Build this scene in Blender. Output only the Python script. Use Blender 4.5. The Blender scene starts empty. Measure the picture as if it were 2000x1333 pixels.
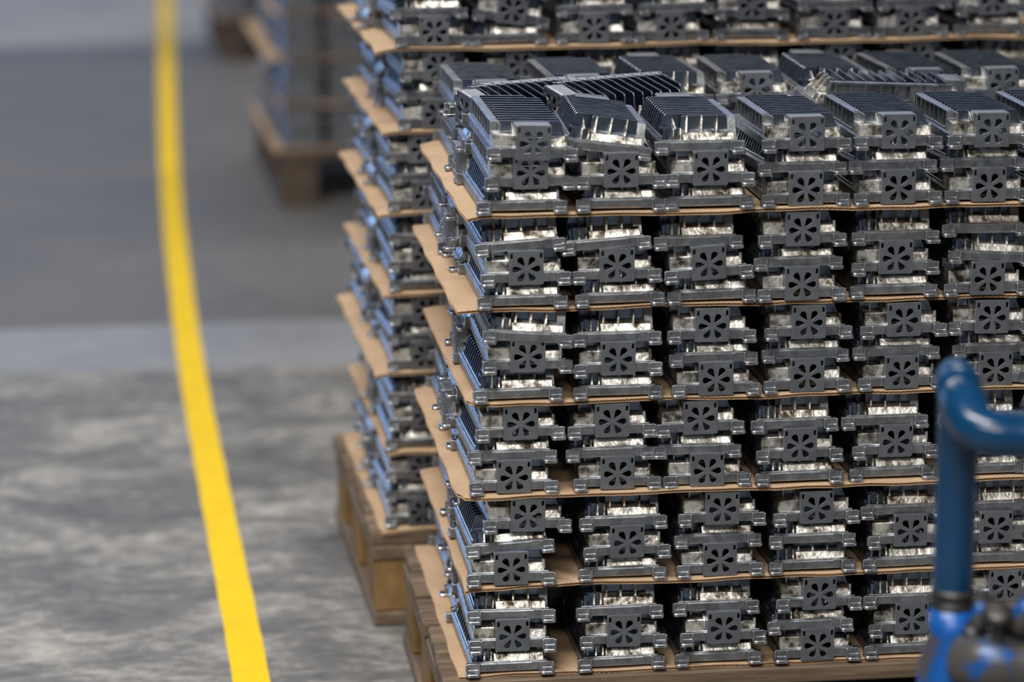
import bpy, bmesh, math, random
from mathutils import Vector, Matrix

# ------------------------------------------------------------------ camera
SC = bpy.context.scene
COL = SC.collection
FPX = 5700.0                       # focal length for a 2000 x 1333 frame
HEAD = math.radians(7.49)
PITCH = math.radians(13.29)
FWD = Vector((math.sin(HEAD)*math.cos(PITCH), math.cos(HEAD)*math.cos(PITCH), -math.sin(PITCH)))
RGT = Vector((math.cos(HEAD), -math.sin(HEAD), 0))
UPV = RGT.cross(FWD)
ANCHOR = Vector((0, 0, 0.144))     # front left corner of the near pallet's deck
CAM = ANCHOR - (RGT*((870-1000)/FPX) + UPV*(-(1334-666.5)/FPX) + FWD)*3.5625
cam_data = bpy.data.cameras.new('camera')
cam = bpy.data.objects.new('camera', cam_data)
COL.objects.link(cam)
M = Matrix((RGT, UPV, -FWD)).transposed().to_4x4()
M.translation = CAM
cam.matrix_world = M
cam_data.sensor_width = 36
cam_data.lens = FPX/2000*36
cam_data.clip_start = 0.1
cam_data.clip_end = 200
cam_data.dof.use_dof = True
cam_data.dof.focus_distance = 3.585
cam_data.dof.aperture_fstop = 2.4
SC.camera = cam

# ------------------------------------------------------------------ light
W = bpy.data.worlds.new('hall_ambient')
SC.world = W
W.use_nodes = True
bg = W.node_tree.nodes['Background']
bg.inputs[0].default_value = (0.55, 0.58, 0.64, 1)
bg.inputs[1].default_value = 0.095

def area(name, loc, target, sx, sy, power, color):
    l = bpy.data.lights.new(name, 'AREA')
    l.shape = 'RECTANGLE'; l.size = sx; l.size_y = sy
    l.energy = power; l.color = color
    o = bpy.data.objects.new(name, l); COL.objects.link(o)
    o.location = loc
    d = Vector(target) - Vector(loc)
    o.rotation_euler = d.to_track_quat('-Z', 'Y').to_euler()
    return o

# rows of hall luminaires overhead, a daylight gate on the left, far windows
area('ceiling_lamp', (-2.0, -2.6, 6.5), (-0.6, -0.9, 0), 4.6, 1.2, 560, (1.0, 0.97, 0.92))
area('ceiling_lamp', (-2.0, -8.0, 6.5), (-1.0, -4.0, 0), 6.0, 1.2, 420, (1.0, 0.95, 0.86))
area('ceiling_lamp', (0.0, 6.5, 6.5), (0.0, 6.0, 0), 6.0, 1.0, 260, (1.0, 0.94, 0.88))
area('daylight_gate', (-5.5, 12.0, 2.2), (0.2, 0.8, 0.6), 6.0, 4.2, 170, (0.30, 0.53, 1.0))
area('far_window', (2.0, 24.0, 7.0), (0.0, 2.0, 0.5), 16.0, 4.0, 220, (0.36, 0.56, 1.0))

SC.view_settings.view_transform = 'Standard'
SC.view_settings.look = 'None'
SC.view_settings.gamma = 1.0
SC.view_settings.use_curve_mapping = False
SC.view_settings.exposure = 0.2

RND = random.Random(11)

def unproj_y(u, v, y):
    d = RGT*((u-1000)/FPX) + UPV*(-(v-666.5)/FPX) + FWD
    t = (y - CAM.y)/d.y
    return CAM + d*t
def unproj_z(u, v, z):
    d = RGT*((u-1000)/FPX) + UPV*(-(v-666.5)/FPX) + FWD
    t = (z - CAM.z)/d.z
    return CAM + d*t
def unproj_d(u, v, dist):
    return CAM + (RGT*((u-1000)/FPX) + UPV*(-(v-666.5)/FPX) + FWD)*dist

# ------------------------------------------------------------------ materials
def new_mat(name):
    m = bpy.data.materials.new(name); m.use_nodes = True
    nt = m.node_tree
    return m, nt, nt.nodes['Principled BSDF']
def node(nt, kind, **kw):
    n = nt.nodes.new(kind)
    for k, v in kw.items():
        if k in n.inputs: n.inputs[k].default_value = v
        else: setattr(n, k, v)
    return n
def ramp(nt, fac, stops):
    r = nt.nodes.new('ShaderNodeValToRGB')
    el = r.color_ramp.elements
    while len(el) < len(stops): el.new(0.5)
    for e, (p, c) in zip(el, stops):
        e.position = p; e.color = (c[0], c[1], c[2], 1)
    nt.links.new(fac, r.inputs[0])
    return r
def coords(nt, scale=(1, 1, 1), jitter=True):
    tc = node(nt, 'ShaderNodeTexCoord')
    mp = node(nt, 'ShaderNodeMapping')
    mp.inputs['Scale'].default_value = scale
    nt.links.new(tc.outputs['Object'], mp.inputs['Vector'])
    if jitter:
        oi = node(nt, 'ShaderNodeObjectInfo')
        mu = node(nt, 'ShaderNodeMath', operation='MULTIPLY'); mu.inputs[1].default_value = 37.0
        nt.links.new(oi.outputs['Random'], mu.inputs[0])
        cb = node(nt, 'ShaderNodeCombineXYZ')
        for i in range(3): nt.links.new(mu.outputs[0], cb.inputs[i])
        nt.links.new(cb.outputs[0], mp.inputs['Location'])
    return mp.outputs[0]

def metal(name, dark, light, rough, scale=60, bump=0.15, metallic=1.0, spots=None):
    m, nt, b = new_mat(name)
    v = coords(nt)
    n1 = node(nt, 'ShaderNodeTexNoise', Scale=scale, Detail=5.0, Roughness=0.6)
    nt.links.new(v, n1.inputs['Vector'])
    stops = [(0.3, dark), (0.7, light)]
    if spots: stops = [(0.36, spots), (0.45, dark), (0.56, light)]
    r = ramp(nt, n1.outputs[0], stops)
    nt.links.new(r.outputs[0], b.inputs['Base Color'])
    b.inputs['Metallic'].default_value = metallic
    n2 = node(nt, 'ShaderNodeTexNoise', Scale=scale*2.3, Detail=3.0)
    nt.links.new(v, n2.inputs['Vector'])
    mr = node(nt, 'ShaderNodeMapRange'); mr.inputs[3].default_value = rough-0.09; mr.inputs[4].default_value = rough+0.12
    nt.links.new(n2.outputs[0], mr.inputs[0]); nt.links.new(mr.outputs[0], b.inputs['Roughness'])
    bp = node(nt, 'ShaderNodeBump', Strength=bump, Distance=0.001)
    nt.links.new(n2.outputs[0], bp.inputs['Height']); nt.links.new(bp.outputs[0], b.inputs['Normal'])
    return m

ALU = metal('cast_aluminium', (0.19, 0.203, 0.23), (0.41, 0.43, 0.465), 0.34, scale=70, bump=0.25)
FIN = metal('fin_aluminium', (0.12, 0.155, 0.225), (0.19, 0.235, 0.32), 0.27, scale=14, bump=0.03)  # blue reflected from the surroundings is tinted into this base colour
BRIGHT = metal('worn_lit_edge', (0.50, 0.52, 0.56), (0.80, 0.82, 0.85), 0.30, scale=70, bump=0.1)  # bevel highlights painted in as brighter metal, along with edge wear
EDGE = metal('worn_lit_fin_edge', (0.27, 0.32, 0.40), (0.43, 0.48, 0.56), 0.33, scale=40, bump=0.05)  # fin edge highlights put into the colour, beside some wear
SKIN = metal('raw_casting_skin', (0.40, 0.385, 0.35), (0.88, 0.86, 0.81), 0.38, scale=58, bump=1.0, metallic=0.95, spots=(0.07, 0.05, 0.035))
GRIL = metal('grille_aluminium', (0.225, 0.242, 0.28), (0.295, 0.314, 0.357), 0.44, scale=50, bump=0.08)

def cardboard(name, a, b_, bump=0.2):
    m, nt, b = new_mat(name)
    v = coords(nt, (1, 1, 1))
    n1 = node(nt, 'ShaderNodeTexNoise', Scale=14.0, Detail=6.0, Roughness=0.65)
    nt.links.new(v, n1.inputs['Vector'])
    r = ramp(nt, n1.outputs[0], [(0.3, a), (0.7, b_)])
    nt.links.new(r.outputs[0], b.inputs['Base Color'])
    b.inputs['Roughness'].default_value = 0.85
    n2 = node(nt, 'ShaderNodeTexNoise', Scale=160.0, Detail=2.0)
    nt.links.new(v, n2.inputs['Vector'])
    bp = node(nt, 'ShaderNodeBump', Strength=bump, Distance=0.001)
    nt.links.new(n2.outputs[0], bp.inputs['Height']); nt.links.new(bp.outputs[0], b.inputs['Normal'])
    return m
CARD = cardboard('cardboard_liner', (0.36, 0.24, 0.145), (0.46, 0.32, 0.205))
FLUT = cardboard('cardboard_fluting', (0.34, 0.19, 0.09), (0.44, 0.26, 0.13))

def wood(name, a, b_, c, stretch=(1, 1, 1)):
    m, nt, b = new_mat(name)
    v = coords(nt, stretch)
    n1 = node(nt, 'ShaderNodeTexNoise', Scale=26.0, Detail=8.0, Roughness=0.7)
    nt.links.new(v, n1.inputs['Vector'])
    r = ramp(nt, n1.outputs[0], [(0.28, a), (0.5, b_), (0.72, c)])
    nt.links.new(r.outputs[0], b.inputs['Base Color'])
    b.inputs['Roughness'].default_value = 0.8
    bp = node(nt, 'ShaderNodeBump', Strength=0.5, Distance=0.003)
    nt.links.new(n1.outputs[0], bp.inputs['Height']); nt.links.new(bp.outputs[0], b.inputs['Normal'])
    return m
WOODX = wood('weathered_board', (0.034, 0.023, 0.015), (0.115, 0.078, 0.05), (0.27, 0.195, 0.125), (0.12, 1.6, 1.6))
WOODY = wood('weathered_stringer', (0.04, 0.028, 0.02), (0.115, 0.08, 0.052), (0.23, 0.165, 0.11), (1.6, 0.12, 1.6))
SHADEW = wood('shaded_wood', (0.03, 0.022, 0.016), (0.07, 0.05, 0.035), (0.12, 0.085, 0.055), (1, 1, 1))  # shade on the far pallets painted in as darker wood
BLOCK = wood('block_wood', (0.075, 0.042, 0.014), (0.18, 0.105, 0.034), (0.27, 0.165, 0.06), (1.2, 1.2, 0.6))

def concrete(name, a, b_, c, rough, scale=1.6, stretch=(0.8, 1.3, 1)):
    m, nt, b = new_mat(name)
    v = coords(nt, stretch, jitter=False)
    n1 = node(nt, 'ShaderNodeTexNoise', Scale=scale, Detail=9.0, Roughness=0.68, Distortion=0.6)
    n2 = node(nt, 'ShaderNodeTexNoise', Scale=scale*9, Detail=6.0, Roughness=0.7)
    nt.links.new(v, n1.inputs['Vector']); nt.links.new(v, n2.inputs['Vector'])
    mx = node(nt, 'ShaderNodeMix', data_type='FLOAT'); mx.inputs[0].default_value = 0.35
    nt.links.new(n1.outputs[0], mx.inputs[2]); nt.links.new(n2.outputs[0], mx.inputs[3])
    r = ramp(nt, mx.outputs[0], [(0.36, a), (0.5, b_), (0.66, c)])
    nt.links.new(r.outputs[0], b.inputs['Base Color'])
    mr = node(nt, 'ShaderNodeMapRange'); mr.inputs[1].default_value = 0.35; mr.inputs[2].default_value = 0.65
    mr.inputs[3].default_value = rough-0.1; mr.inputs[4].default_value = rough+0.15
    nt.links.new(mx.outputs[0], mr.inputs[0]); nt.links.new(mr.outputs[0], b.inputs['Roughness'])
    bp = node(nt, 'ShaderNodeBump', Strength=0.25, Distance=0.002)
    nt.links.new(n2.outputs[0], bp.inputs['Height']); nt.links.new(bp.outputs[0], b.inputs['Normal'])
    return m
CON_NEAR = concrete('worn_concrete', (0.052, 0.052, 0.053), (0.138, 0.136, 0.132), (0.43, 0.415, 0.39), 0.5, scale=4.2)
CON_STRIP = concrete('pale_concrete', (0.17, 0.175, 0.195), (0.21, 0.22, 0.245), (0.26, 0.27, 0.295), 0.5)
CON_MID = concrete('grey_concrete', (0.092, 0.09, 0.092), (0.115, 0.113, 0.115), (0.142, 0.14, 0.141), 0.5)
CON_FAR = concrete('light_concrete', (0.24, 0.235, 0.24), (0.29, 0.285, 0.29), (0.33, 0.325, 0.33), 0.5)

def paint(name, a, b_, rough, chip=None, scale=9.0, level=0.62):
    m, nt, b = new_mat(name)
    v = coords(nt, jitter=False)
    n1 = node(nt, 'ShaderNodeTexNoise', Scale=scale, Detail=6.0, Roughness=0.65)
    nt.links.new(v, n1.inputs['Vector'])
    stops = [(0.35, a), (0.6, b_)]
    if chip: stops = [(0.35, a), (level-0.04, b_), (level, chip)]
    r = ramp(nt, n1.outputs[0], stops)
    nt.links.new(r.outputs[0], b.inputs['Base Color'])
    b.inputs['Roughness'].default_value = rough
    return m
YELLOW = paint('yellow_floor_paint', (0.72, 0.485, 0.001), (0.80, 0.545, 0.001), 0.6, chip=(0.70, 0.46, 0.02), scale=14, level=0.66)
YELLOW.node_tree.nodes['Principled BSDF'].inputs['Specular IOR Level'].default_value = 0.2
BLUE = paint('blue_enamel', (0.0012, 0.028, 0.078), (0.0016, 0.038, 0.112), 0.22, chip=(0.10, 0.05, 0.035), scale=16.0, level=0.70)
BLUEC = paint('chipped_blue_enamel', (0.003, 0.085, 0.36), (0.003, 0.055, 0.22), 0.35, chip=(0.055, 0.052, 0.052), scale=13.0, level=0.53)
STEEL = metal('dirty_steel', (0.05, 0.048, 0.047), (0.16, 0.155, 0.15), 0.5)

# ------------------------------------------------------------------ mesh helpers
class MB:
    """collects shapes, all lengths in millimetres"""
    def __init__(s, emi=None): s.bm = bmesh.new(); s.emi = emi        # emi: material slot of the worn, highlight-painted edges
    def prism(s, pts, axis, a, b, bevel=0.0, shear=0.0, taper=None, mi=0, emi=None):
        """pts: outline in the two other axes (in axis order); extruded from a to b along axis"""
        if emi is None: emi = s.emi
        bm = bmesh.new()
        def mk(p, q, w):
            return (w, p, q) if axis == 'x' else (p, w, q) if axis == 'y' else (p, q, w)
        A = [bm.verts.new(mk(p, q, a)) for p, q in pts]
        B = [bm.verts.new(mk(p, q, b)) for p, q in pts]
        n = len(pts)
        fs = [bm.faces.new(A), bm.faces.new(B[::-1])]
        for i in range(n):
            j = (i+1) % n
            fs.append(bm.faces.new((A[j], A[i], B[i], B[j])))
        if shear or taper:
            zs = [v.co.z for v in bm.verts]; z0, z1 = min(zs), max(zs)
            mid = (a+b)/2
            for v in bm.verts:
                t = (v.co.z-z0)/max(z1-z0, 1e-6)
                if taper is not None:
                    k = 1+(taper-1)*t
                    if axis == 'x': v.co.x = mid+(v.co.x-mid)*k
                    elif axis == 'y': v.co.y = mid+(v.co.y-mid)*k
                v.co.x += shear*t
        bmesh.ops.recalc_face_normals(bm, faces=bm.faces)
        if bevel > 0:
            flat = set(bm.faces)
            res = bmesh.ops.bevel(bm, geom=bm.edges[:], offset=bevel, segments=1, affect='EDGES', clamp_overlap=True)
            worn = set(res['faces'])  # bevel faces, given the highlight-painted edge material where one is set
        else: worn = set()
        for f in bm.faces: f.material_index = emi if (emi is not None and f in worn) else mi
        s._merge(bm)
    def box(s, x0, x1, y0, y1, z0, z1, bevel=0.4, mi=0):
        s.prism([(x0, y0), (x1, y0), (x1, y1), (x0, y1)], 'z', z0, z1, bevel, mi=mi)
    def cyl(s, x, y, z0, z1, r0, r1=None, n=12, axis='z', bevel=0.0):
        r1 = r0 if r1 is None else r1
        bm = bmesh.new()
        def mk(p, q, w):
            return (w, p, q) if axis == 'x' else (p, w, q) if axis == 'y' else (p, q, w)
        A, B = [], []
        for i in range(n):
            t = 2*math.pi*i/n
            A.append(bm.verts.new(mk(x+r0*math.cos(t), y+r0*math.sin(t), z0)))
            B.append(bm.verts.new(mk(x+r1*math.cos(t), y+r1*math.sin(t), z1)))
        bm.faces.new(A); bm.faces.new(B[::-1])
        for i in range(n):
            j = (i+1) % n
            bm.faces.new((A[j], A[i], B[i], B[j]))
        bmesh.ops.recalc_face_normals(bm, faces=bm.faces)
        s._merge(bm)
    def _merge(s, bm):
        me = bpy.data.meshes.new('tmp'); bm.to_mesh(me); bm.free()
        s.bm.from_mesh(me); bpy.data.meshes.remove(me)
    def mesh(s, name, mats, scale=0.001):
        me = bpy.data.meshes.new(name)
        bmesh.ops.scale(s.bm, vec=(scale,)*3, verts=s.bm.verts)
        s.bm.to_mesh(me); s.bm.free()
        for m in (mats if isinstance(mats, (list, tuple)) else [mats]): me.materials.append(m)
        return me

def link(name, me, parent=None, loc=(0, 0, 0), rot=(0, 0, 0)):
    o = bpy.data.objects.new(name, me)
    COL.objects.link(o)
    o.location = loc; o.rotation_euler = rot
    if parent: o.parent = parent
    return o
def tag(o, label=None, cat=None, group=None, kind=None):
    if label: o['label'] = label
    if cat: o['category'] = cat
    if group: o['group'] = group
    if kind: o['kind'] = kind
    return o

# ------------------------------------------------------------------ floor
def on_floor(u, v): 
    p = unproj_z(u, v, 0.0); return Vector((p.x, p.y))
def far_line(pa, pb, left, right):
    """extends the line through two ground points to x = left and x = right"""
    d = pb-pa
    return (pa+d*((left-pa.x)/d.x), pa+d*((right-pa.x)/d.x))
edges = [((0, 733), (650, 712)), ((0, 644), (650, 622)), ((0, 92), (400, 82))]
lines = [far_line(on_floor(*a), on_floor(*b), -9.0, 9.0) for a, b in edges]
def slab(name, a, b, mat, parent=None, z=0.0):
    pts = [a[0], a[1], b[1], b[0]]
    bm = bmesh.new()
    top = [bm.verts.new((p.x, p.y, z)) for p in pts]
    bot = [bm.verts.new((p.x, p.y, -0.12)) for p in pts]
    bm.faces.new(top); bm.faces.new(bot[::-1])
    for i in range(4):
        j = (i+1) % 4
        bm.faces.new((top[i], bot[i], bot[j], top[j]))
    bmesh.ops.recalc_face_normals(bm, faces=bm.faces)
    me = bpy.data.meshes.new(name); bm.to_mesh(me); bm.free(); me.materials.append(mat)
    return link(name, me, parent)
near_edge = (Vector((-9, -16)), Vector((9, -16)))
far_edge = (Vector((-9, 34)), Vector((9, 34)))
gap = Vector((0, 0.006))
floor = tag(slab('floor', near_edge, lines[0], CON_NEAR), 'worn grey concrete floor with a pale strip across it', kind='structure')
slab('floor_slab', (lines[0][0]+gap, lines[0][1]+gap), lines[1], CON_STRIP, floor)
slab('floor_slab', (lines[1][0]+gap, lines[1][1]+gap), lines[2], CON_MID, floor)
slab('floor_slab', (lines[2][0]+gap, lines[2][1]+gap), far_edge, CON_FAR, floor)

# the painted lane line bends gently to the right as it comes nearer
centre = [(760, 3200), (640, 2300), (558, 1780), (515, 1500), (491, 1333), (463, 1180), (433, 1030), (408, 900), (385, 780), (366, 660), (351, 540), (338, 420), (330, 300), (326, 180), (324, 60), (322, -60), (321, -180)]
def lane_line():
    P = [on_floor(u, v) for u, v in centre]
    bm = bmesh.new(); prev = None
    fine = []
    for i in range(len(P)-1):
        p0, p1, p2, p3 = P[max(i-1, 0)], P[i], P[i+1], P[min(i+2, len(P)-1)]
        for k in range(6):
            t = k/6
            fine.append(0.5*((2*p1)+(p2-p0)*t+(2*p0-5*p1+4*p2-p3)*t*t+(3*p1-p0-3*p2+p3)*t**3))
    fine.append(P[-1])
    for i, p in enumerate(fine):
        d = (fine[min(i+1, len(fine)-1)]-fine[max(i-1, 0)]).normalized()
        n = Vector((d.y, -d.x))
        w = 0.0255+0.0006*math.sin(i*1.7)
        row = []
        for s, z in ((-1, 0.0), (-1, 0.0012), (1, 0.0012), (1, 0.0)):
            q = p+n*w*s
            row.append(bm.verts.new((q.x, q.y, z)))
        if prev:
            for a in range(3): bm.faces.new((prev[a], prev[a+1], row[a+1], row[a]))
        prev = row
    bmesh.ops.recalc_face_normals(bm, faces=bm.faces)
    me = bpy.data.meshes.new('lane_line'); bm.to_mesh(me); bm.free(); me.materials.append(YELLOW)
    o = link('lane_line', me, floor)
    o['label'] = 'curving yellow painted lane line'
    return o
lane_line()

# ------------------------------------------------------------------ the heat sink casting
HW, HL = 48.0, 100.0               # half width and half length of the tray
NF, FP = 12, 13.6                  # fins and their pitch
FTOP, CTOP = 42.0, 41.5

def tray_mesh():
    m = MB(1)
    m.box(-HW, HW, -HL, -HL+3, 3, 14)
    m.box(-HW, -21, HL-3, HL, 3, 14)
    m.box(21, HW, HL-3, HL, 3, 14)
    m.box(-HW, -HW+3, -HL+3, HL-3, 3, 14)
    m.box(HW-3, HW, -HL+3, HL-3, 3, 14)
    m.box(-HW+1.2, HW-1.2, -HL+1.4, 46, 12.5, 15.5, 0.6)
    m.box(-HW+1.2, -20.5, 45.9, HL-1.4, 12.5, 15.5, 0.6)
    m.box(20.5, HW-1.2, 45.9, HL-1.4, 12.5, 15.5, 0.6)
    m.box(-20.6, -19, 46, 99, 3, 15, 0.3)
    m.box(19, 20.6, 46, 99, 3, 15, 0.3)
    m.box(-36, 28, -HL-0.8, -HL+1, 4, 13.2, 0.5)          # plate on the plain end
    m.box(-HW+3, -HW+6, -88, 88, 15, 19, 0.8)             # raised kerb along the open side
    return m.mesh('base_tray', [ALU, BRIGHT])
def fin_shape(i):
    y = -75+FP*i
    x1 = 37
    m = MB()
    x0 = -44.5
    # the first two fins start further in, over the small shelf on the plain end
    if i == 0: x0 = -19.0
    pts = [(x0, 14), (x0+0.5, 20), (x0+7.5, FTOP-2), (x0+9.5, FTOP), (x1, FTOP), (x1, 14)]
    if i >= NF-3:                      # cut out round the fan well
        m.prism(pts[:4]+[(-20, FTOP), (-20, 14)], 'y', y-1.6, y+1.6, 0.4, taper=0.55, emi=1)
        m.prism([(20, 14), (20, FTOP), (x1, FTOP), (x1, 14)], 'y', y-1.6, y+1.6, 0.4, taper=0.55, emi=1)
        m.prism([(-21, FTOP-2.5), (-21, FTOP), (21, FTOP), (21, FTOP-2.5)], 'y', y-0.9, y+0.9, 0.25, emi=1)
        return m
    if i == 0: pts = [(x0, 14), (x0+1.0, FTOP-2.5), (x0+3, FTOP), (x1, FTOP), (x1, 14)]
    m.prism(pts, 'y', y-1.6, y+1.6, 0.4, taper=0.55, emi=1)
    return m
def fin_mesh(i): return fin_shape(i).mesh('fin', [FIN, EDGE])
def fins_joined():
    bm = bmesh.new()
    for i in range(NF):
        f = fin_shape(i)
        me = bpy.data.meshes.new('t'); f.bm.to_mesh(me); f.bm.free(); bm.from_mesh(me); bpy.data.meshes.remove(me)
    bmesh.ops.scale(bm, vec=(0.001,)*3, verts=bm.verts)
    me = bpy.data.meshes.new('fin_bank'); bm.to_mesh(me); bm.free(); me.materials.append(FIN); me.materials.append(EDGE)
    return me
def wall_mesh():
    m = MB(1)
    m.box(36, 38.2, -80, 82, 14, 39)                       # inner web
    m.prism([(-88, 15), (-80, 39.6), (66, 39.6), (66, 37), (-78, 37), (-84, 15)], 'x', 36, 46.5, 0.4)   # top shelf with sloped end
    for y in (-74, -54, -34, -14, 6, 26, 46, 63): m.box(38, 46.2, y-1.4, y+1.4, 14, 38, 0.3)
    m.box(36, 46.5, 60, 66.5, 14, 39.6, 0.8)
    m.box(38, 46.4, -78, 66, 14, 19, 0.5)
    return m.mesh('side_wall', [ALU, BRIGHT])
def plain_ledge_mesh():
    m = MB()
    prof = [(-97.5, 15), (-96.5, 16.5), (-92.5, 24), (-78, 25.5), (-78, 15)]
    m.prism(prof, 'x', -19, 23.0, 0.7)
    m.prism([(-96, 15), (-95, 16.5), (-91.5, 22.8), (-78, 24.3), (-78, 15)], 'x', 22.0, 25.5, 0.5)
    prof2 = [(-97.5, 15), (-96.5, 16.5), (-93, 23.2), (-78, 25), (-78, 15)]
    m.prism(prof2, 'x', 25.0, 43, 1.0)
    return m.mesh('end_ledge', SKIN)
def rib_mesh(x):
    m = MB()
    m.prism([(-94, 21), (-79.5, FTOP-0.5), (-76, FTOP-0.5), (-76, 21)], 'x', x-1.5, x+1.5, 0.3, shear=3.6, taper=0.55)
    return m.mesh('rib', SKIN)
def small_ribs_mesh():
    """low shelf with a boss and two slim ribs left of the ledge"""
    m = MB()
    m.box(-43, -20.5, -79, -76.5, 15, 27, 0.6, mi=0)
    m.box(-43, -20.5, -79, -64, 25.2, 27, 0.5, mi=0)
    m.cyl(-40, -89, 15, 27, 3.6, 3.0)
    for x in (-30.5, -22.0):
        m.prism([(-94, 15), (-84, 27), (-78, 27), (-78, 15)], 'x', x-1.4, x+1.4, 0.25, shear=2.0, taper=0.55, mi=1)
    m.prism([(-90, 27), (-66, 37), (-64, 37), (-64, 27)], 'x', -28.5, -26.2, 0.2, taper=0.6, mi=1)
    return m.mesh('boss_shelf', [FIN, SKIN])
def fan_ledge_mesh():
    m = MB()
    m.prism([(96.5, 14), (95, 29), (66, 30), (66, 14)], 'x', 20.5, 46.5, 1.0)
    m.prism([(95.5, 27), (80, 40), (77, 40), (77, 27)], 'x', 21.0, 24.0, 0.3, taper=0.6)
    return m.mesh('fan_ledge', SKIN)
def low_ledge_mesh():
    m = MB()
    m.prism([(96.5, 14), (92.5, 24), (78, 25), (78, 14)], 'x', -42, -20, 0.8)
    m.cyl(-41, 92, 14, 28.5, 2.6, 2.0)
    return m.mesh('low_ledge', SKIN)
def cowl_mesh():
    m = MB(1)
    y0, y1 = 79.0, 104.0
    m.box(-21, -19.2, y0, y1, 1, CTOP, 0.4)
    m.box(19.2, 21, y0, y1, 1, CTOP, 0.4)
    m.box(-20, 20, y0, y1, 1, 2.6, 0.3)
    m.prism([(y0, CTOP-1.8), (y1-1, CTOP-2.6), (y1-1, CTOP-1.2), (y1-3.5, CTOP), (y0, CTOP)], 'x', -20, 20, 0.2)
    return m.mesh('fan_cowl', [GRIL, BRIGHT])
def grille_mesh():
    cu = bpy.data.curves.new('g', 'CURVE'); cu.dimensions = '2D'; cu.fill_mode = 'BOTH'
    cu.extrude = 0.75; cu.bevel_depth = 0.22; cu.bevel_resolution = 1
    def spline(pts):
        sp = cu.splines.new('POLY'); sp.points.add(len(pts)-1)
        for p, (x, y) in zip(sp.points, pts): p.co = (x, y, 0, 1)
        sp.use_cyclic_u = True
    H = 20.6; c = 1.5
    spline([(-H+c, -H), (H-c, -H), (H, -H+c), (H, H-c), (H-c, H), (-H+c, H), (-H, H-c), (-H, -H+c)])
    cx, cy = 0.0, -1.6
    for k in range(6):
        a = math.radians(60*k)
        out = []
        # teardrop opening: slim at the hub, broad and skewed outwards
        half = ((4.2, 0.45), (5.6, 0.95), (7.4, 1.75), (9.2, 2.65), (11.0, 3.45), (12.8, 3.95), (14.4, 3.95), (15.7, 3.35), (16.6, 2.3), (17.0, 0.9))
        up = 1.0 if math.sin(a) > -0.1 else -1.0
        turn = {0: 0.0, 1: 1.0, 2: -1.0, 3: 0.0, 4: -1.0, 5: 1.0}[k]
        pts = [(r, w*1.04) for r, w in half] + [(r, -w*(0.98 if abs(turn) < 0.5 else 0.92)) for r, w in half[::-1]]
        for r, w in pts:
            y = w - 0.045*turn*up*(r-4)
            out.append((cx+r*math.cos(a)-y*math.sin(a), cy+r*math.sin(a)+y*math.cos(a)))
        spline(out)
    for s in (-1, 1):
        x0, x1 = sorted((s*16.0, s*19.3))
        spline([(x0, 11.2), (x1, 11.2), (x1, 18.0), (x0, 18.0)])
    o = bpy.data.objects.new('g', cu); COL.objects.link(o)
    dg = bpy.context.evaluated_depsgraph_get()
    me = bpy.data.meshes.new_from_object(o.evaluated_get(dg))
    bpy.data.objects.remove(o); bpy.data.curves.remove(cu)
    me.name = 'fan_grille'
    # stand it up: outside faces local +y
    for v in me.vertices:
        x, y, z = v.co
        v.co = (-x*0.001, (104.6+z)*0.001, (y+21.5)*0.001)
    me.flip_normals() if False else None
    me.materials.clear(); me.materials.append(GRIL)
    for p in me.polygons: p.use_smooth = False
    return me
def foot_mesh(sx, sy):
    m = MB(2)
    def bx(x0, x1, y0, y1, z0, z1, bv):
        a, b = sorted((sx*x0, sx*x1)); c, d = sorted((sy*y0, sy*y1))
        m.box(a, b, c, d, z0, z1, bv)
    bx(37.5, 54, 95.5, 100.6, 4, 14, 0.5)
    bx(37.3, 39.6, 100, 104.6, 2.5, 14.2, 0.55)
    bx(51.8, 54.2, 100, 104.6, 2.5, 14.2, 0.55)
    bx(39, 52.5, 100, 102.2, 3, 6.6, 0.5)
    out = []
    for px, py, a0 in ((50.7, 107.6, 0), (41.0, 107.6, 90)):
        for k in range(5):
            t = math.radians(a0+22.5*k)
            out.append((sx*(px+4.0*math.cos(t)), sy*(py+4.8*math.sin(t))))
    out += [(sx*37.0, sy*98), (sx*54.7, sy*98)]
    m.prism(out, 'z', 0, 4.2, 0.7)
    ob = m.mesh('foot', [ALU, STEEL, BRIGHT])
    return ob
def hole_shade_into(me, sx, sy):
    # dark disc on the tab, standing in for the shade inside a slot hole
    m = MB()
    m.cyl(sx*45.8, sy*107.6, 3.9, 4.4, 3.3, 2.9, n=12)
    h = m.mesh('h', STEEL)
    bm = bmesh.new(); bm.from_mesh(me)
    n0 = len(bm.faces)
    bm.from_mesh(h)
    bm.faces.ensure_lookup_table()
    for f in bm.faces[n0:]: f.material_index = 1
    bm.to_mesh(me); bm.free(); bpy.data.meshes.remove(h)
    return me

M_TRAY = tray_mesh(); M_FINS = [fin_mesh(i) for i in range(NF)]; M_BANK = fins_joined()
M_WALL = wall_mesh(); M_LEDGE = plain_ledge_mesh(); M_RIBS = [rib_mesh(x) for x in (-15.5, 2.5, 21.0)]
M_SHELF = small_ribs_mesh(); M_FLEDGE = fan_ledge_mesh(); M_LLEDGE = low_ledge_mesh(); M_COWL = cowl_mesh(); M_GRILLE = grille_mesh()
M_FEET = [hole_shade_into(foot_mesh(sx, sy), sx, sy) for sx in (-1, 1) for sy in (-1, 1)]

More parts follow.
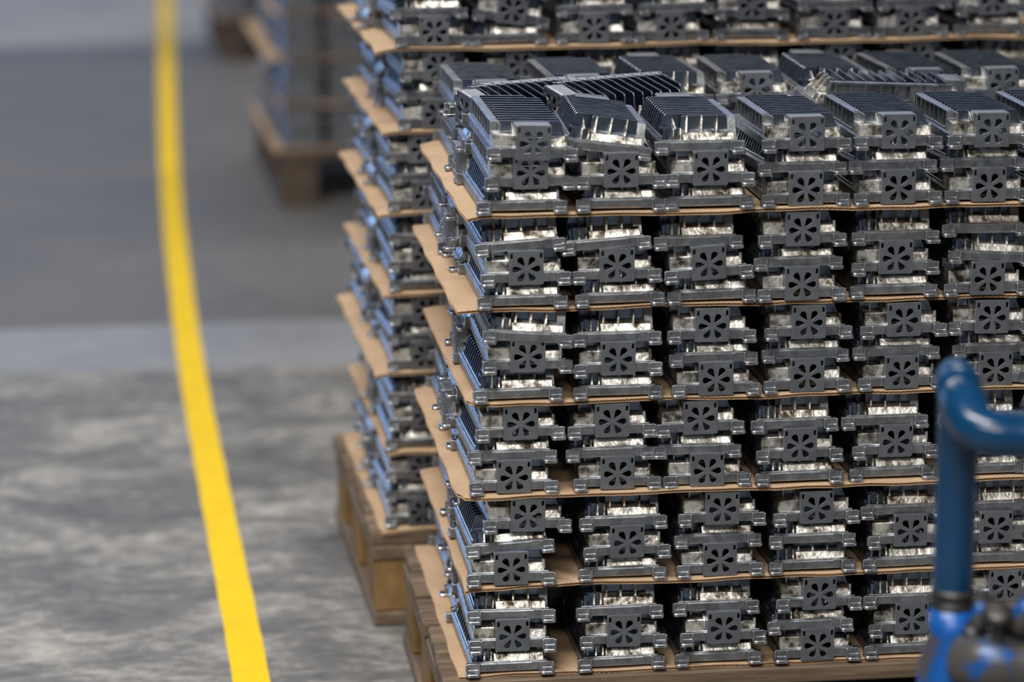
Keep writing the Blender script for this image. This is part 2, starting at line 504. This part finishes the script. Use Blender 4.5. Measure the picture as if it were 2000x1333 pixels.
def build_parts(full):
    parts = [('base_tray', M_TRAY, None), ('side_wall', M_WALL, None), ('end_ledge', M_LEDGE, None), ('boss_shelf', M_SHELF, None),
             ('fan_ledge', M_FLEDGE, None), ('low_ledge', M_LLEDGE, None), ('fan_cowl', M_COWL, None), ('fan_grille', M_GRILLE, 'fan_cowl')]
    parts += [('rib', r, None) for r in M_RIBS]
    parts += [('foot', f, None) for f in M_FEET]
    if full: parts += [('fin', f, None) for f in M_FINS]
    else: parts += [('fin_bank', M_BANK, None)]
    return parts
PARTS = {True: build_parts(True), False: build_parts(False)}
PART_WORDS = {'fan_grille': 'grey fan grille with six petal openings', 'end_ledge': 'pale rough casting ledge', 'fan_ledge': 'pale rough block beside the fan'}
def proto(full):
    r = bpy.data.objects.new('heat_sink', None)
    kids = []
    for n, me, par in PARTS[full]:
        o = bpy.data.objects.new(n, me)
        if n in PART_WORDS: o['label'] = PART_WORDS[n]
        kids.append((o, par))
    return r, kids
PROTO = {f: proto(f) for f in (True, False)}
N_SINK = [0]

def heat_sink(loc, rz, full, label, group, rx=0.0, ry=0.0):
    """one casting with its parts; the plain end faces local -y"""
    r0, kids = PROTO[full]
    r = r0.copy(); COL.objects.link(r)
    r.empty_display_size = 0.03
    r.location = loc; r.rotation_euler = (rx, ry, rz)
    tag(r, label, 'heat sink', group)
    made = {}
    for k, par in kids:
        c = k.copy(); COL.objects.link(c)
        c.parent = made[par] if par else r
        made[c.name.split('.')[0]] = c
    N_SINK[0] += 1
    return r

# simplified solid version for castings that can not be told apart (inside and far off)
def rough_sink_bm():
    m = MB()
    m.box(-54, 54, -100, 100, 2, 15, 0)
    m.prism([(-44, 15), (-35, 40), (37, 40), (46, 15)], 'y', -76, 80, 0)
    m.box(-19, 43, -96, -76, 15, 26, 0)
    m.box(-21, 21, 80, 104, 1, 42, 0)
    m.box(21, 46, 80, 96, 15, 29, 0)
    bmesh.ops.scale(m.bm, vec=(0.001,)*3, verts=m.bm.verts)
    me = bpy.data.meshes.new('rough'); m.bm.to_mesh(me); m.bm.free()
    return me
ROUGH = rough_sink_bm()
def stuff(name, places, label, mats=None):
    bm = bmesh.new()
    for mat in places:
        n0 = len(bm.verts)
        bm.from_mesh(ROUGH)
        bm.verts.ensure_lookup_table()
        bmesh.ops.transform(bm, matrix=mat, verts=bm.verts[n0:])
    me = bpy.data.meshes.new(name); bm.to_mesh(me); bm.free(); me.materials.append(mats or ALU)
    o = link(name, me)
    return tag(o, label, 'heat sinks', None, 'stuff')

# ------------------------------------------------------------------ cardboard sheets
def sheet(name, frame, x0, x1, y0, y1, z, label, group, droop=(0.004, 0.002), seed=0, skew=0.0, worn=0.0, flutes=True):
    """corrugated sheet: two liners and the zigzag fluting between them; z is the underside"""
    rr = random.Random(seed)
    ph = [rr.uniform(0, 6.28) for _ in range(6)]
    TH = 0.0038
    def zoff(x, y):
        dl = max(0.0, (x0+0.030-x)/0.03); df = max(0.0, (y0+0.02-y)/0.02)
        w = 0.0007*math.sin(x*31+ph[0])+0.0004*math.sin(x*77+ph[1])
        return -droop[0]*dl**1.5*(0.88+0.12*math.sin(y*5+ph[2])) - droop[1]*df*(0.7+0.5*math.sin(x*17+ph[3])) + w*df - worn*dl*df
    def xl(y): return x0 + skew*(y-y0) + 0.0012*math.sin(y*45+ph[4])
    def yl(x): return y0 + 0.0016*math.sin(x*23+ph[5]) + 0.0007*math.sin(x*90+ph[1])
    NX, NY = 56, 16
    root = link(name, None, None); root.matrix_world = frame @ Matrix.Translation((0, 0, z))
    root.empty_display_size = 0.03
    tag(root, label, 'cardboard', group)
    def at(s, t, dz):
        y = y0+(y1-y0)*t
        x = xl(y)+(x1-xl(y))*s
        yy = yl(x)+(y1-yl(x))*t
        if worn:                                       # a crushed, rounded front corner
            d = (x-x0)+(yy-y0)
            if d < 0.03: 
                yy += (0.03-d)*0.45; x += (0.03-d)*0.25
        return (x, yy, zoff(x, yy)+dz)
    def liner(nm, za, zb):
        bm = bmesh.new()
        g = [[[bm.verts.new(at((i/NX)**1.3, (j/NY)**1.4, dz)) for j in range(NY+1)] for i in range(NX+1)] for dz in (za, zb)]
        for i in range(NX):
            for j in range(NY):
                bm.faces.new((g[1][i][j], g[1][i+1][j], g[1][i+1][j+1], g[1][i][j+1]))
                bm.faces.new((g[0][i][j], g[0][i][j+1], g[0][i+1][j+1], g[0][i+1][j]))
        for i in range(NX):
            for j in (0, NY): bm.faces.new((g[0][i][j], g[0][i+1][j], g[1][i+1][j], g[1][i][j]))
        for j in range(NY):
            for i in (0, NX): bm.faces.new((g[0][i][j], g[0][i][j+1], g[1][i][j+1], g[1][i][j]))
        bmesh.ops.recalc_face_normals(bm, faces=bm.faces)
        me = bpy.data.meshes.new(nm); bm.to_mesh(me); bm.free(); me.materials.append(CARD)
        for p in me.polygons: p.use_smooth = False
        return link(nm, me, root)
    liner('bottom_liner', 0.0, 0.0006); liner('top_liner', TH-0.0006, TH)
    if flutes:
        bm = bmesh.new(); n = int((x1-x0)/0.0031); rows = (0.0, 0.03, 0.1, 0.3, 1.0); prev = None
        for k in range(n+1):
            s = k/n
            hi = TH-0.0007 if k % 2 else 0.0007
            row = [bm.verts.new(at(s, t, hi)) for t in rows]
            row2 = [bm.verts.new(at(s, t, hi+(-0.0005 if k % 2 else 0.0005))) for t in rows]
            if prev:
                for a in range(len(rows)-1):
                    bm.faces.new((prev[0][a], row[a], row[a+1], prev[0][a+1]))
                    bm.faces.new((prev[1][a], prev[1][a+1], row2[a+1], row2[a]))
                bm.faces.new((prev[0][0], prev[1][0], row2[0], row[0]))
            prev = (row, row2)
        me = bpy.data.meshes.new('fluting'); bm.to_mesh(me); bm.free(); me.materials.append(FLUT)
        link('fluting', me, root)
    return root

# ------------------------------------------------------------------ pallets
def pallet(frame, wx, wy, label, seed=0, mats=None):
    WX, WY, BK = mats or (WOODX, WOODY, BLOCK)
    """wooden pallet; local origin at the front left corner on the floor"""
    rr = random.Random(seed)
    root = link('wooden_pallet', None); root.matrix_world = frame
    root.empty_display_size = 0.05
    tag(root, label, 'pallet', 'wooden pallets')
    def board(nm, x0, x1, y0, y1, z0, z1, mat):
        me = MB(); me.box(-(x1-x0)/2, (x1-x0)/2, -(y1-y0)/2, (y1-y0)/2, -(z1-z0)/2, (z1-z0)/2, 0.0025)
        d = me.mesh(nm, mat, 1.0)
        return link(nm, d, root, ((x0+x1)/2, (y0+y1)/2, (z0+z1)/2), (0, 0, rr.uniform(-0.004, 0.004)))
    nb = 5
    wb = 0.098
    for i in range(nb):
        y = i*(wy-wb)/(nb-1)
        board('deck_board', rr.uniform(-0.004, 0.004), wx+rr.uniform(-0.004, 0.004), y, y+wb, 0.122, 0.144, WX)
    for x in (0.0, wx/2-0.05, wx-0.1):
        board('stringer_board', x, x+0.1, 0.001, wy-0.001, 0.1, 0.1218, WY)
        for y in (0.004, wy/2-0.05, wy-0.104):
            board('block', x+0.003, x+0.097, y, y+0.1, 0.0222, 0.0998, BK)
        board('bottom_board', x, x+0.1, 0.0, wy, 0.0005, 0.022, WY)
    return root

# ------------------------------------------------------------------ stacking rules (metres)
ON = {('F', 'P'): 0.0285, ('P', 'F'): 0.0380, ('F', 'F'): 0.0335, ('P', 'P'): 0.0345}
OPP = {'F': 'P', 'P': 'F'}
LP = 0.1150                                            # layer pitch
def column(seq, tight=0.0):
    """seq from top to bottom of a layer; heights of the front and back ends of each casting"""
    low = seq[::-1]; out = []
    hf = hb = 0.0
    for i, t in enumerate(low):
        if i:
            hf += ON[(t, low[i-1])]-tight; hb += ON[(OPP[t], OPP[low[i-1]])]-tight
        out.append((t, hf, hb))
    return out[::-1]
ORD = ['first', 'second', 'third', 'fourth', 'fifth', 'sixth', 'seventh', 'eighth', 'ninth', 'tenth', 'eleventh', 'twelfth',
       'thirteenth', 'fourteenth', 'fifteenth', 'sixteenth', 'seventeenth', 'eighteenth', 'nineteenth', 'twentieth', 'twenty-first', 'twenty-second', 'twenty-third']
COLN = ['leftmost column', 'second column from left', 'third column from left', 'fourth column from left', 'fifth column from left',
        'sixth column from left', 'seventh column from left', 'eighth column from left']
FACE = {'F': 'fan grille outward', 'P': 'plain finned end outward'}

def place(frame, x, yc, zb, t, hf, hb, full, label, group, tilt=0.0, yaw=0.0, base_rz=0.0):
    a = math.atan2(hf-hb, 0.2)
    if t == 'P': rz, rx, ry = 0.0, -a, tilt
    else: rz, rx, ry = math.pi, a, -tilt
    loc = frame @ Vector((x, yc, zb+(hf+hb)/2))
    fz = frame.to_euler().z
    return heat_sink(loc, rz+yaw+fz+base_rz, full, label, group, rx, ry)

# ------------------------------------------------------------------ near pallet
F1 = Matrix.Identity(4)
pallet(F1, 0.8, 0.555, 'weathered wooden pallet under the near stack of heat sinks', 3)
SH1 = [0.144+0.0002+LP*k for k in range(6)]            # undersides of the sheets, bottom first
# left front corners of the sheets as seen (top sheet first), used for how far each one sticks out
corner = [(905, 420), (880, 590), (912, 787), (893, 972), (910, 1157), (893, 1322)]
GR_SHEET = 'cardboard sheets between layers of the near stack'
sheet_words = ['topmost cardboard sheet of the near stack, under the open top layer',
               'second cardboard sheet from top of near stack, torn blunt corner',
               'third cardboard sheet from top of near stack',
               'fourth cardboard sheet from top of near stack, frayed corner',
               'fifth cardboard sheet from top of near stack',
               'bottom cardboard sheet lying on the near wooden pallet']
SX = []
for k in range(6):
    z = SH1[5-k]
    p = unproj_z(corner[k][0], corner[k][1], z)
    SX.append(p.x)
    sheet('cardboard_sheet', F1, p.x, 0.80, (0.001, 0.008, 0.005, 0.001, 0.005, 0.008)[k], 0.550, z, sheet_words[k], GR_SHEET,
          droop=((0.006, 0.0012), (0.003, 0.0008), (0.004, 0.0008), (0.003, 0.0012), (0.005, 0.0008), (0.0, 0.0))[k], seed=21+k, worn=(0, 0.0, 0.004, 0.006, 0.0, 0)[k])

# front row: for each layer from the top, for each column: kinds top to bottom and the pixel columns of their centres
LAY = [
 [('FFP', 1033, 1037, 1020), ('PFP', 1193, 1213, 1212), ('PFP', 1372, 1390, 1388), ('FPF', 1577, 1570, 1577), ('FPF', 1757, 1748, 1755), ('FPF', 1940, 1928, 1932), ('FPF', 2104, 2104, 2108)],
 [('PFP', 1020, 1027, 1022), ('PFP', 1187, 1207, 1210), ('PFP', 1365, 1385, 1390), ('FPF', 1568, 1563, 1568), ('PFP', 1752, 1752, 1750), ('PPF', 1930, 1935, 1928)],
 [('PFP', 1030, 1032, 1012), ('PFP', 1208, 1210, 1208), ('FPF', 1393, 1395, 1400), ('FPF', 1582, 1575, 1580), ('FPF', 1765, 1755, 1762), ('FPF', 1940, 1945, 1945)],
 [('FPF', 1018, 1003, 1005), ('FPF', 1197, 1193, 1207), ('FPF', 1370, 1365, 1383), ('PFP', 1553, 1562, 1563), ('PFP', 1732, 1752, 1745), ('PFP', 1915, 1930, 1945)],
 [('FPF', 1027, 1000, 1000), ('PFP', 1218, 1225, 1220), ('FPF', 1413, 1405, 1410), ('FPP', 1595, 1590, 1588), ('PFP', 1765, 1780, 1770), ('PFP', 1955, 1945, 1950)],
 [('PFP', 1002, 1004, 995), ('PFP', 1210, 1220, 1215), ('PFP', 1400, 1412, 1405), ('FPF', 1600, 1585, 1598), ('PFP', 1772, 1783, 1775), ('FPF', 1963, 1955, 1960)],
]
TILT = {(0, 1, 0): 7.0, (1, 0, 0): -3.5, (1, 1, 0): -3.5, (1, 2, 1): -3.0, (2, 0, 0): 4.5, (1, 5, 1): 4.0, (4, 0, 0): 1.5, (4, 0, 1): -3.0, (0, 0, 0): 2.0, (3, 2, 0): -1.0}
SHIFT = {(2, 0, 1): (0.0, 0.008), (2, 0, 0): (-0.012, 0.006), (0, 0, 0): (-0.012, 0.003)}   # forward, up
YAW = {(0, 1, 0): -3.0, (0, 0, 0): 2.0, (4, 0, 0): 1.5, (0, 2, 0): -1.0}
YC = 0.112
GR1 = 'heat sinks in the front row of the near stack'
for L, cols in enumerate(LAY):
    zb = SH1[5-L]+0.0039
    for c, entry in enumerate(cols):
        seq = entry[0]
        for r, (t, hf, hb) in enumerate(column(seq)):
            u = entry[1+r]
            ztop = zb+hf+0.02
            # horizontal place from the pixel column, at the front face of the row
            v = 666.5 - ((Vector((0.4, 0, ztop))-CAM).dot(UPV)/(Vector((0.4, 0, ztop))-CAM).dot(FWD))*FPX
            x = unproj_y(u, v, 0.004).x
            yc = YC + RND.uniform(-0.003, 0.003)
            fy, up = SHIFT.get((L, c, r), (0.0, 0.0)); yc += fy; hf += up; hb += up
            n = L*3+r
            label = 'heat sink, near stack front, %s, %s from top, %s' % (COLN[c], ORD[n], FACE[t])
            place(F1, x, yc, zb, t, hf, hb, (r == 0 and L == 0) or c == 0, label, GR1,
                  math.radians(TILT.get((L, c, r), RND.uniform(-0.5, 0.5))), math.radians(YAW.get((L, c, r), RND.uniform(-0.7, 0.7))))

# crosswise row behind it: the left end pieces, their ends looking left
inner = []
for L in range(1, 6):                                  # the column beyond the right edge of the picture
    for h in (0.0, 0.0345, 0.0675): inner.append(Matrix.Translation((0.765, YC, SH1[5-L]+0.0039+h)))
GRS = 'heat sinks lying crosswise along the left side of the near stack'
for L in range(6):
    zb = SH1[5-L]+0.0039
    seq = ('FPF', 'PFP', 'FPF', 'PFP', 'FPF', 'PFP')[L]
    for r, (t, hf, hb) in enumerate(column(seq)):
        x = SX[L] + 0.118 + RND.uniform(-0.004, 0.012)
        a = math.atan2(hf-hb, 0.2)
        rz = -math.pi/2 if t == 'P' else math.pi/2
        loose = L == 0 and r == 0
        if loose: rz, a = math.radians(112), 0.0
        heat_sink(Vector((x, 0.286 if loose else 0.276, zb+(hf+hb)/2)), rz+math.radians(RND.uniform(-1.5, 1.5)), L == 0 or r == 0,
                  'heat sink crosswise on left side of near stack, %s from top' % ORD[L*3+r], GRS, -a if t == 'P' else a, math.radians(-10) if loose else 0)
    for k in range(1, 4):
        for h in (0.0, 0.035, 0.0705):
            if L == 0 and h > 0.06: continue
            inner.append(Matrix.Translation((0.13+0.212*k-0.02, 0.276, zb+h)) @ Matrix.Rotation(math.pi/2, 4, 'Z'))
# loose crosswise castings on top
zt = SH1[5]+0.0039
for i, (u, dz, yaw, rx, words) in enumerate(((1215, 0.0700, 112.0, 0.0, 'crosswise heat sink with blue sheen behind second front column, top layer'),
                                (1722, 0.0745, -88.0, math.radians(-3.0), 'crosswise heat sink behind fifth front column, ribbed side toward viewer'))):
    x = unproj_y(u, 175, 0.276).x
    heat_sink(Vector((x, 0.286, zt+dz)), math.radians(yaw), True, words, GRS, rx, math.radians((-10, 3)[i]))
# back row: whole top layer, otherwise only the left end
GRB = 'heat sinks in the back row of the near stack'
for L in range(6):
    zb = SH1[5-L]+0.0039
    seq = ('FPF', 'PFP', 'FPF', 'PFP', 'FPF', 'PFP')[L]
    for r, (t, hf, hb) in enumerate(column(seq)):
        place(F1, SX[L]+0.075+RND.uniform(-0.006, 0.006), 0.450, zb, t, hf, hb, L == 0 and r == 0,
              'heat sink at back left corner of near stack, %s from top' % ORD[L*3+r], GRB, 0, math.radians(RND.uniform(-1, 1)))
    for k in range(1, 7):
        for h in (0.0, 0.035, 0.0705):
            if L == 0 and h > 0.06: continue
            inner.append(Matrix.Translation((SX[L]+0.075+0.1135*k, 0.450, zb+h)) @ Matrix.Rotation(math.pi if (k+L) % 2 else 0.0, 4, 'Z'))
for k, (u, t) in enumerate(((1142, 'F'), (1312, 'P'), (1483, 'F'), (1640, 'P'), (1810, 'F'), (1965, 'F'))):
    x = unproj_y(u, 150, 0.34).x
    place(F1, x, 0.450, zt, t, 0.0715, 0.0715, True, 'heat sink in the back row on top of near stack, %s from left' % ORD[k+1], GRB,
          math.radians(RND.uniform(-1, 1)), math.radians(RND.uniform(-2, 2)))

# ------------------------------------------------------------------ second pallet behind
P2 = unproj_z(728, 1040, 0.144)
F2 = Matrix.Translation((P2.x, P2.y, 0)) @ Matrix.Rotation(math.radians(1.6), 4, 'Z')
pallet(F2, 1.2, 0.55, 'wooden pallet with ochre corner block under the stack behind', 8)
LP2 = LP
SH2 = [0.1442+LP2*k for k in range(7)]
GR2S = 'cardboard sheets between layers of the stack behind'
left2 = [0.012, 0.022, 0.006, 0.018, 0.012, 0.020, 0.012]
for k in range(7):
    sheet('cardboard_sheet', F2, left2[k], 1.19, -0.002, 0.535, SH2[k],
          'cardboard sheet of the stack behind, %s from the bottom' % ORD[k], GR2S, droop=(0.004, 0.002), seed=50+k, flutes=False)
GR2 = 'heat sinks in the front row of the stack behind'
GR2L = 'heat sinks along the left side of the stack behind'
seq2 = ['FPF', 'PFP', 'FPF', 'PFP', 'FPF', 'FPF', 'PPF']      # left column, bottom layer first
def fx2(u, v):
    """place along the second stack's front face for a pixel"""
    d = unproj_d(u, v, 1.0)-CAM
    n = F2.to_3x3() @ Vector((0, 1, 0)); o = F2.translation
    t = (o-CAM).dot(n)/d.dot(n)
    return (F2.inverted() @ (CAM+d*t)).x
TOP2 = {6: [('PPF', 845, 840, 850), ('PFP', 1000, 998, 995), ('FPF', 1160, 1165, 1165), ('FPF', 1318, 1320, 1313), ('PFP', 1472, 1470, 1468), ('FPF', 1640, 1635, 1630), ('FPF', 1785, 1785, 1782), ('PFP', 1942, 1940, 1940)],
        5: [('FPF', 858, 850, 855), ('FPF', 1018, 1010, 1010), ('PFP', 1175, 1175, 1175), ('PFP', 1312, 1315, 1315), ('PFP', 1468, 1470, 1470), ('FPF', 1645, 1640, 1640), ('FPF', 1800, 1795, 1795), ('PFP', 1955, 1950, 1950)]}
seen2 = {6: (1, 2), 5: (0,)}
for L in range(7):
    zb = SH2[L]+0.0039
    for r, (t, hf, hb) in enumerate(column(seq2[L])):
        n = (6-L)*3+r
        u = {6: (845, 840, 850), 5: (858, 850, 855), 4: (832, 838, 835), 3: (838, 834, 838), 2: (835, 830, 834), 1: (828, 832, 828), 0: (826, 822, 826)}[L][r]
        x = fx2(u, 500)
        place(F2, x, YC, zb, t, hf, hb, False, 'heat sink in stack behind, leftmost column, %s from top, %s' % (ORD[n], FACE[t]), GR2,
              math.radians(RND.uniform(-0.7, 0.7)), math.radians(RND.uniform(-1, 1)))
        t2 = 'PF'[(r+L) % 2]
        a = 0.0
        heat_sink(F2 @ Vector((left2[L]+0.115+RND.uniform(-0.004, 0.012), 0.276, zb+(0.0705, 0.0352, 0.0)[r])),
                  F2.to_euler().z+(-math.pi/2 if t2 == 'P' else math.pi/2), False,
                  'heat sink crosswise on left side of stack behind, %s from top' % ORD[n], GR2L)
        place(F2, left2[L]+0.072+RND.uniform(-0.006, 0.006), 0.448, zb, t2, (0.0705, 0.0352, 0.0)[r], (0.0705, 0.0352, 0.0)[r], False,
              'heat sink at back left corner of stack behind, %s from top' % ORD[n], GR2L)
    for c in range(1, 8):
        if L in TOP2:
            e = TOP2[L][c]
            for r, (t, hf, hb) in enumerate(column(e[0])):
                x = fx2(e[1+r], 80)
                if r in seen2[L]:
                    place(F2, x, YC, zb, t, hf, hb, False, 'heat sink in stack behind, %s, %s from top, %s' % (COLN[c], ORD[(6-L)*3+r], FACE[t]), GR2,
                          math.radians(8 if (L, c, r) == (6, 1, 1) else RND.uniform(-1, 1)), math.radians(RND.uniform(-1.2, 1.2)))
                else:
                    inner.append(F2 @ Matrix.Translation((x, YC, zb+(hf+hb)/2)) @ Matrix.Rotation(math.pi if t == 'F' else 0.0, 4, 'Z'))
        else:
            for h in (0.0, 0.035, 0.0705):
                inner.append(F2 @ Matrix.Translation((0.085+0.1145*c, YC, zb+h)) @ Matrix.Rotation(math.pi if c % 2 else 0.0, 4, 'Z'))
    for k in range(1, 5):
        for h in (0.0, 0.035, 0.0705):
            inner.append(F2 @ Matrix.Translation((0.13+0.212*k-0.02, 0.276, zb+h)) @ Matrix.Rotation(math.pi/2, 4, 'Z'))
stuff('packed_heat_sinks', inner, 'heat sinks packed inside the two nearer stacks, mostly hidden')

# ------------------------------------------------------------------ far pallets, deep in the blur
def far_stack(u, v, yaw, layers, words, seed, wx=1.2, wy=0.8):
    rr = random.Random(seed)
    p = unproj_z(u, v, 0.0)
    F = Matrix.Translation((p.x, p.y, 0)) @ Matrix.Rotation(math.radians(yaw), 4, 'Z')
    pallet(F, wx, wy, 'blurred wooden pallet %s' % words, seed, (SHADEW, SHADEW, SHADEW))
    pl = []
    for L in range(layers):
        z = 0.1442+LP*L
        sheet('cardboard_sheet', F, rr.uniform(-0.035, 0.0), wx-0.02, 0.0, wy-0.02, z, 'cardboard sheet %s, %s from the bottom' % (words, ORD[L]),
              'cardboard sheets %s' % words, seed=seed*10+L, flutes=False)
        for h in (0.0, 0.0352, 0.0705):
            for c in range(9):
                pl.append(F @ Matrix.Translation((0.06+0.1145*c+rr.uniform(-0.006, 0.006), YC+rr.uniform(-0.004, 0.004), z+0.0039+h)) @ Matrix.Rotation(math.pi if rr.random() < 0.5 else 0.0, 4, 'Z'))
            pl.append(F @ Matrix.Translation((0.105+rr.uniform(-0.006, 0.006), 0.278, z+0.0039+h)) @ Matrix.Rotation(math.pi/2 if rr.random() < 0.5 else -math.pi/2, 4, 'Z'))
            pl.append(F @ Matrix.Translation((0.105+rr.uniform(-0.006, 0.006), 0.392, z+0.0039+h)) @ Matrix.Rotation(math.pi/2 if rr.random() < 0.5 else -math.pi/2, 4, 'Z'))
            pl.append(F @ Matrix.Translation((0.06+rr.uniform(-0.006, 0.006), 0.58, z+0.0039+h)) @ Matrix.Rotation(math.pi if rr.random() < 0.5 else 0.0, 4, 'Z'))
    stuff('distant_heat_sinks', pl, 'blurred heat sinks stacked on the pallet %s' % words)
far_stack(548, 405, 2.0, 8, 'left of the stack behind', 5)
far_stack(432, 118, 2.0, 8, 'farthest off at the top left', 6)

# ------------------------------------------------------------------ blue tubular post of a trolley, close to the camera
def tube(name, pts, radii, mat, parent, n=20, sub=6):
    """smooth tube through points"""
    P = [Vector(p) for p in pts]; fine = []
    for i in range(len(P)-1):
        p0, p1, p2, p3 = P[max(i-1, 0)], P[i], P[i+1], P[min(i+2, len(P)-1)]
        for k in range(sub):
            t = k/sub
            q = 0.5*((2*p1)+(p2-p0)*t+(2*p0-5*p1+4*p2-p3)*t*t+(3*p1-p0-3*p2+p3)*t**3)
            fine.append((q, radii[i]+(radii[i+1]-radii[i])*t))
    fine.append((P[-1], radii[-1]))
    bm = bmesh.new(); prev = None
    ref = Vector((0.13, 0.97, 0.2)).normalized()
    for i, (q, r) in enumerate(fine):
        d = (fine[min(i+1, len(fine)-1)][0]-fine[max(i-1, 0)][0]).normalized()
        s = d.cross(ref).normalized(); t = s.cross(d)
        ring = [bm.verts.new(q+(s*math.cos(a)+t*math.sin(a))*r) for a in [2*math.pi*k/n for k in range(n)]]
        if prev:
            for k in range(n):
                j = (k+1) % n
                bm.faces.new((prev[k], prev[j], ring[j], ring[k]))
        else: bm.faces.new(ring)
        prev = ring
    bm.faces.new(prev[::-1])
    bmesh.ops.recalc_face_normals(bm, faces=bm.faces)
    me = bpy.data.meshes.new(name); bm.to_mesh(me); bm.free(); me.materials.append(mat)
    for p in me.polygons: p.use_smooth = True
    return link(name, me, parent)
def lathe(name, prof, mat, parent, loc, n=28, rot=(0, 0, 0)):
    bm = bmesh.new(); prev = None
    for r, z in prof:
        ring = [bm.verts.new((r*math.cos(2*math.pi*k/n), r*math.sin(2*math.pi*k/n), z)) for k in range(n)]
        if prev:
            for k in range(n):
                j = (k+1) % n
                bm.faces.new((prev[k], prev[j], ring[j], ring[k]))
        else: bm.faces.new(ring)
        prev = ring
    bm.faces.new(prev[::-1])
    bmesh.ops.recalc_face_normals(bm, faces=bm.faces)
    me = bpy.data.meshes.new(name); bm.to_mesh(me); bm.free(); me.materials.append(mat)
    for p in me.polygons: p.use_smooth = True
    return link(name, me, parent, loc, rot)

DP = 2.92
base = unproj_d(1857, 1250, DP)
bx, by = base.x, base.y
def pz(u, v, d=DP): return unproj_d(u, v, d)
root = link('trolley_handle', None, None, (bx, by, 0)); root.empty_display_size = 0.05
tag(root, 'blue painted tubular trolley handle with bent grip, blurred in front of the stack', 'handle')
def rel(p): return Vector(p)-Vector((bx, by, 0))
ztop = pz(1857, 722).z; zcol = pz(1857, 1165).z
R = 40/FPX*DP
tube('post', [(0, 0, zcol-0.02), (0, 0, zcol+0.08), (0, 0, ztop-0.03), (0, 0, ztop), (0, 0, ztop+R*0.6)], [R, R, R, R*0.97, R*0.5], BLUE, root)
g = [rel(pz(1862, 728, 2.905)), rel(pz(1868, 742, 2.88)), rel(pz(1880, 785, 2.835)), rel(pz(1899, 826, 2.81)), rel(pz(1935, 846, 2.80)), rel(pz(1990, 850, 2.80)), rel(pz(2080, 850, 2.80)), rel(pz(2240, 850, 2.80))]
RG = 45/FPX*2.83
tube('bent_grip', g, [RG*0.62, RG*0.98, RG*1.04, RG, RG, RG, RG, RG], BLUE, root)
lathe('collar', [(R*0.9, 0), (R*1.06, 0.001), (R*1.07, 0.010), (R*1.0, 0.0115), (R*1.0, 0.015), (R*1.07, 0.0165), (R*1.07, 0.024), (R*0.9, 0.025)], STEEL, root, (0, 0, zcol-0.012))
lathe('socket', [(R*0.8, 0.0), (R*1.5, 0.0), (R*1.62, 0.02), (R*1.55, 0.05), (R*1.2, 0.075), (R*1.1, 0.085), (R*1.08, 0.11), (R*0.9, 0.11)], BLUEC, root, (0, 0, zcol-0.118))
tube('lower_post', [(0, 0, 0.06), (0, 0, 0.2), (0, 0, zcol-0.112)], [R*1.25, R*1.25, R*1.25], BLUEC, root)
lathe('base_plate', [(0.02, 0.0), (0.12, 0.0), (0.12, 0.012), (0.05, 0.02), (0.032, 0.075), (0.02, 0.075)], STEEL, root, (0, 0, 0.0))
# clamp with bolts to the right of the socket
def blob(name, u, v, d, r, squash, mat, rot=(0, 0, 0)):
    prof = [(0.001, -1.0), (0.55, -0.92), (0.85, -0.6), (1.0, 0.0), (0.85, 0.6), (0.55, 0.92), (0.001, 1.0)]
    return lathe(name, [(a*r, b*r*squash) for a, b in prof], mat, root, rel(pz(u, v, d)), 20, rot)
tube('clamp_arm', [rel(pz(1880, 1290, 2.90)), rel(pz(1930, 1296, 2.88)), rel(pz(1990, 1300, 2.88)), rel(pz(2090, 1300, 2.88))], [0.026, 0.030, 0.030, 0.030], BLUEC, root)
lathe('clamp_bolt', [(0.004, -0.022), (0.0125, -0.022), (0.0125, -0.008), (0.006, -0.008), (0.006, 0.018), (0.012, 0.018), (0.012, 0.026), (0.004, 0.026)], STEEL, root, rel(pz(1913, 1215, 2.88)), 12, (0.3, 0.15, 0))
lathe('clamp_bolt', [(0.004, -0.030), (0.014, -0.030), (0.014, -0.014), (0.007, -0.014), (0.007, 0.022), (0.0145, 0.022), (0.0145, 0.032), (0.004, 0.032)], STEEL, root, rel(pz(1948, 1245, 2.865)), 12, (0.3, -0.1, 0))
blob('clamp_lug', 1985, 1225, 2.90, 0.026, 1.0, STEEL)
blob('clamp_knob', 2000, 1205, 2.855, 0.013, 1.5, BLUEC, (0.2, 0.3, 0))
blob('clamp_knob', 1912, 1205, 2.865, 0.008, 1.9, BLUEC, (0.0, 0.1, 0))
print('heat sinks', N_SINK[0], 'objects', len(bpy.data.objects))
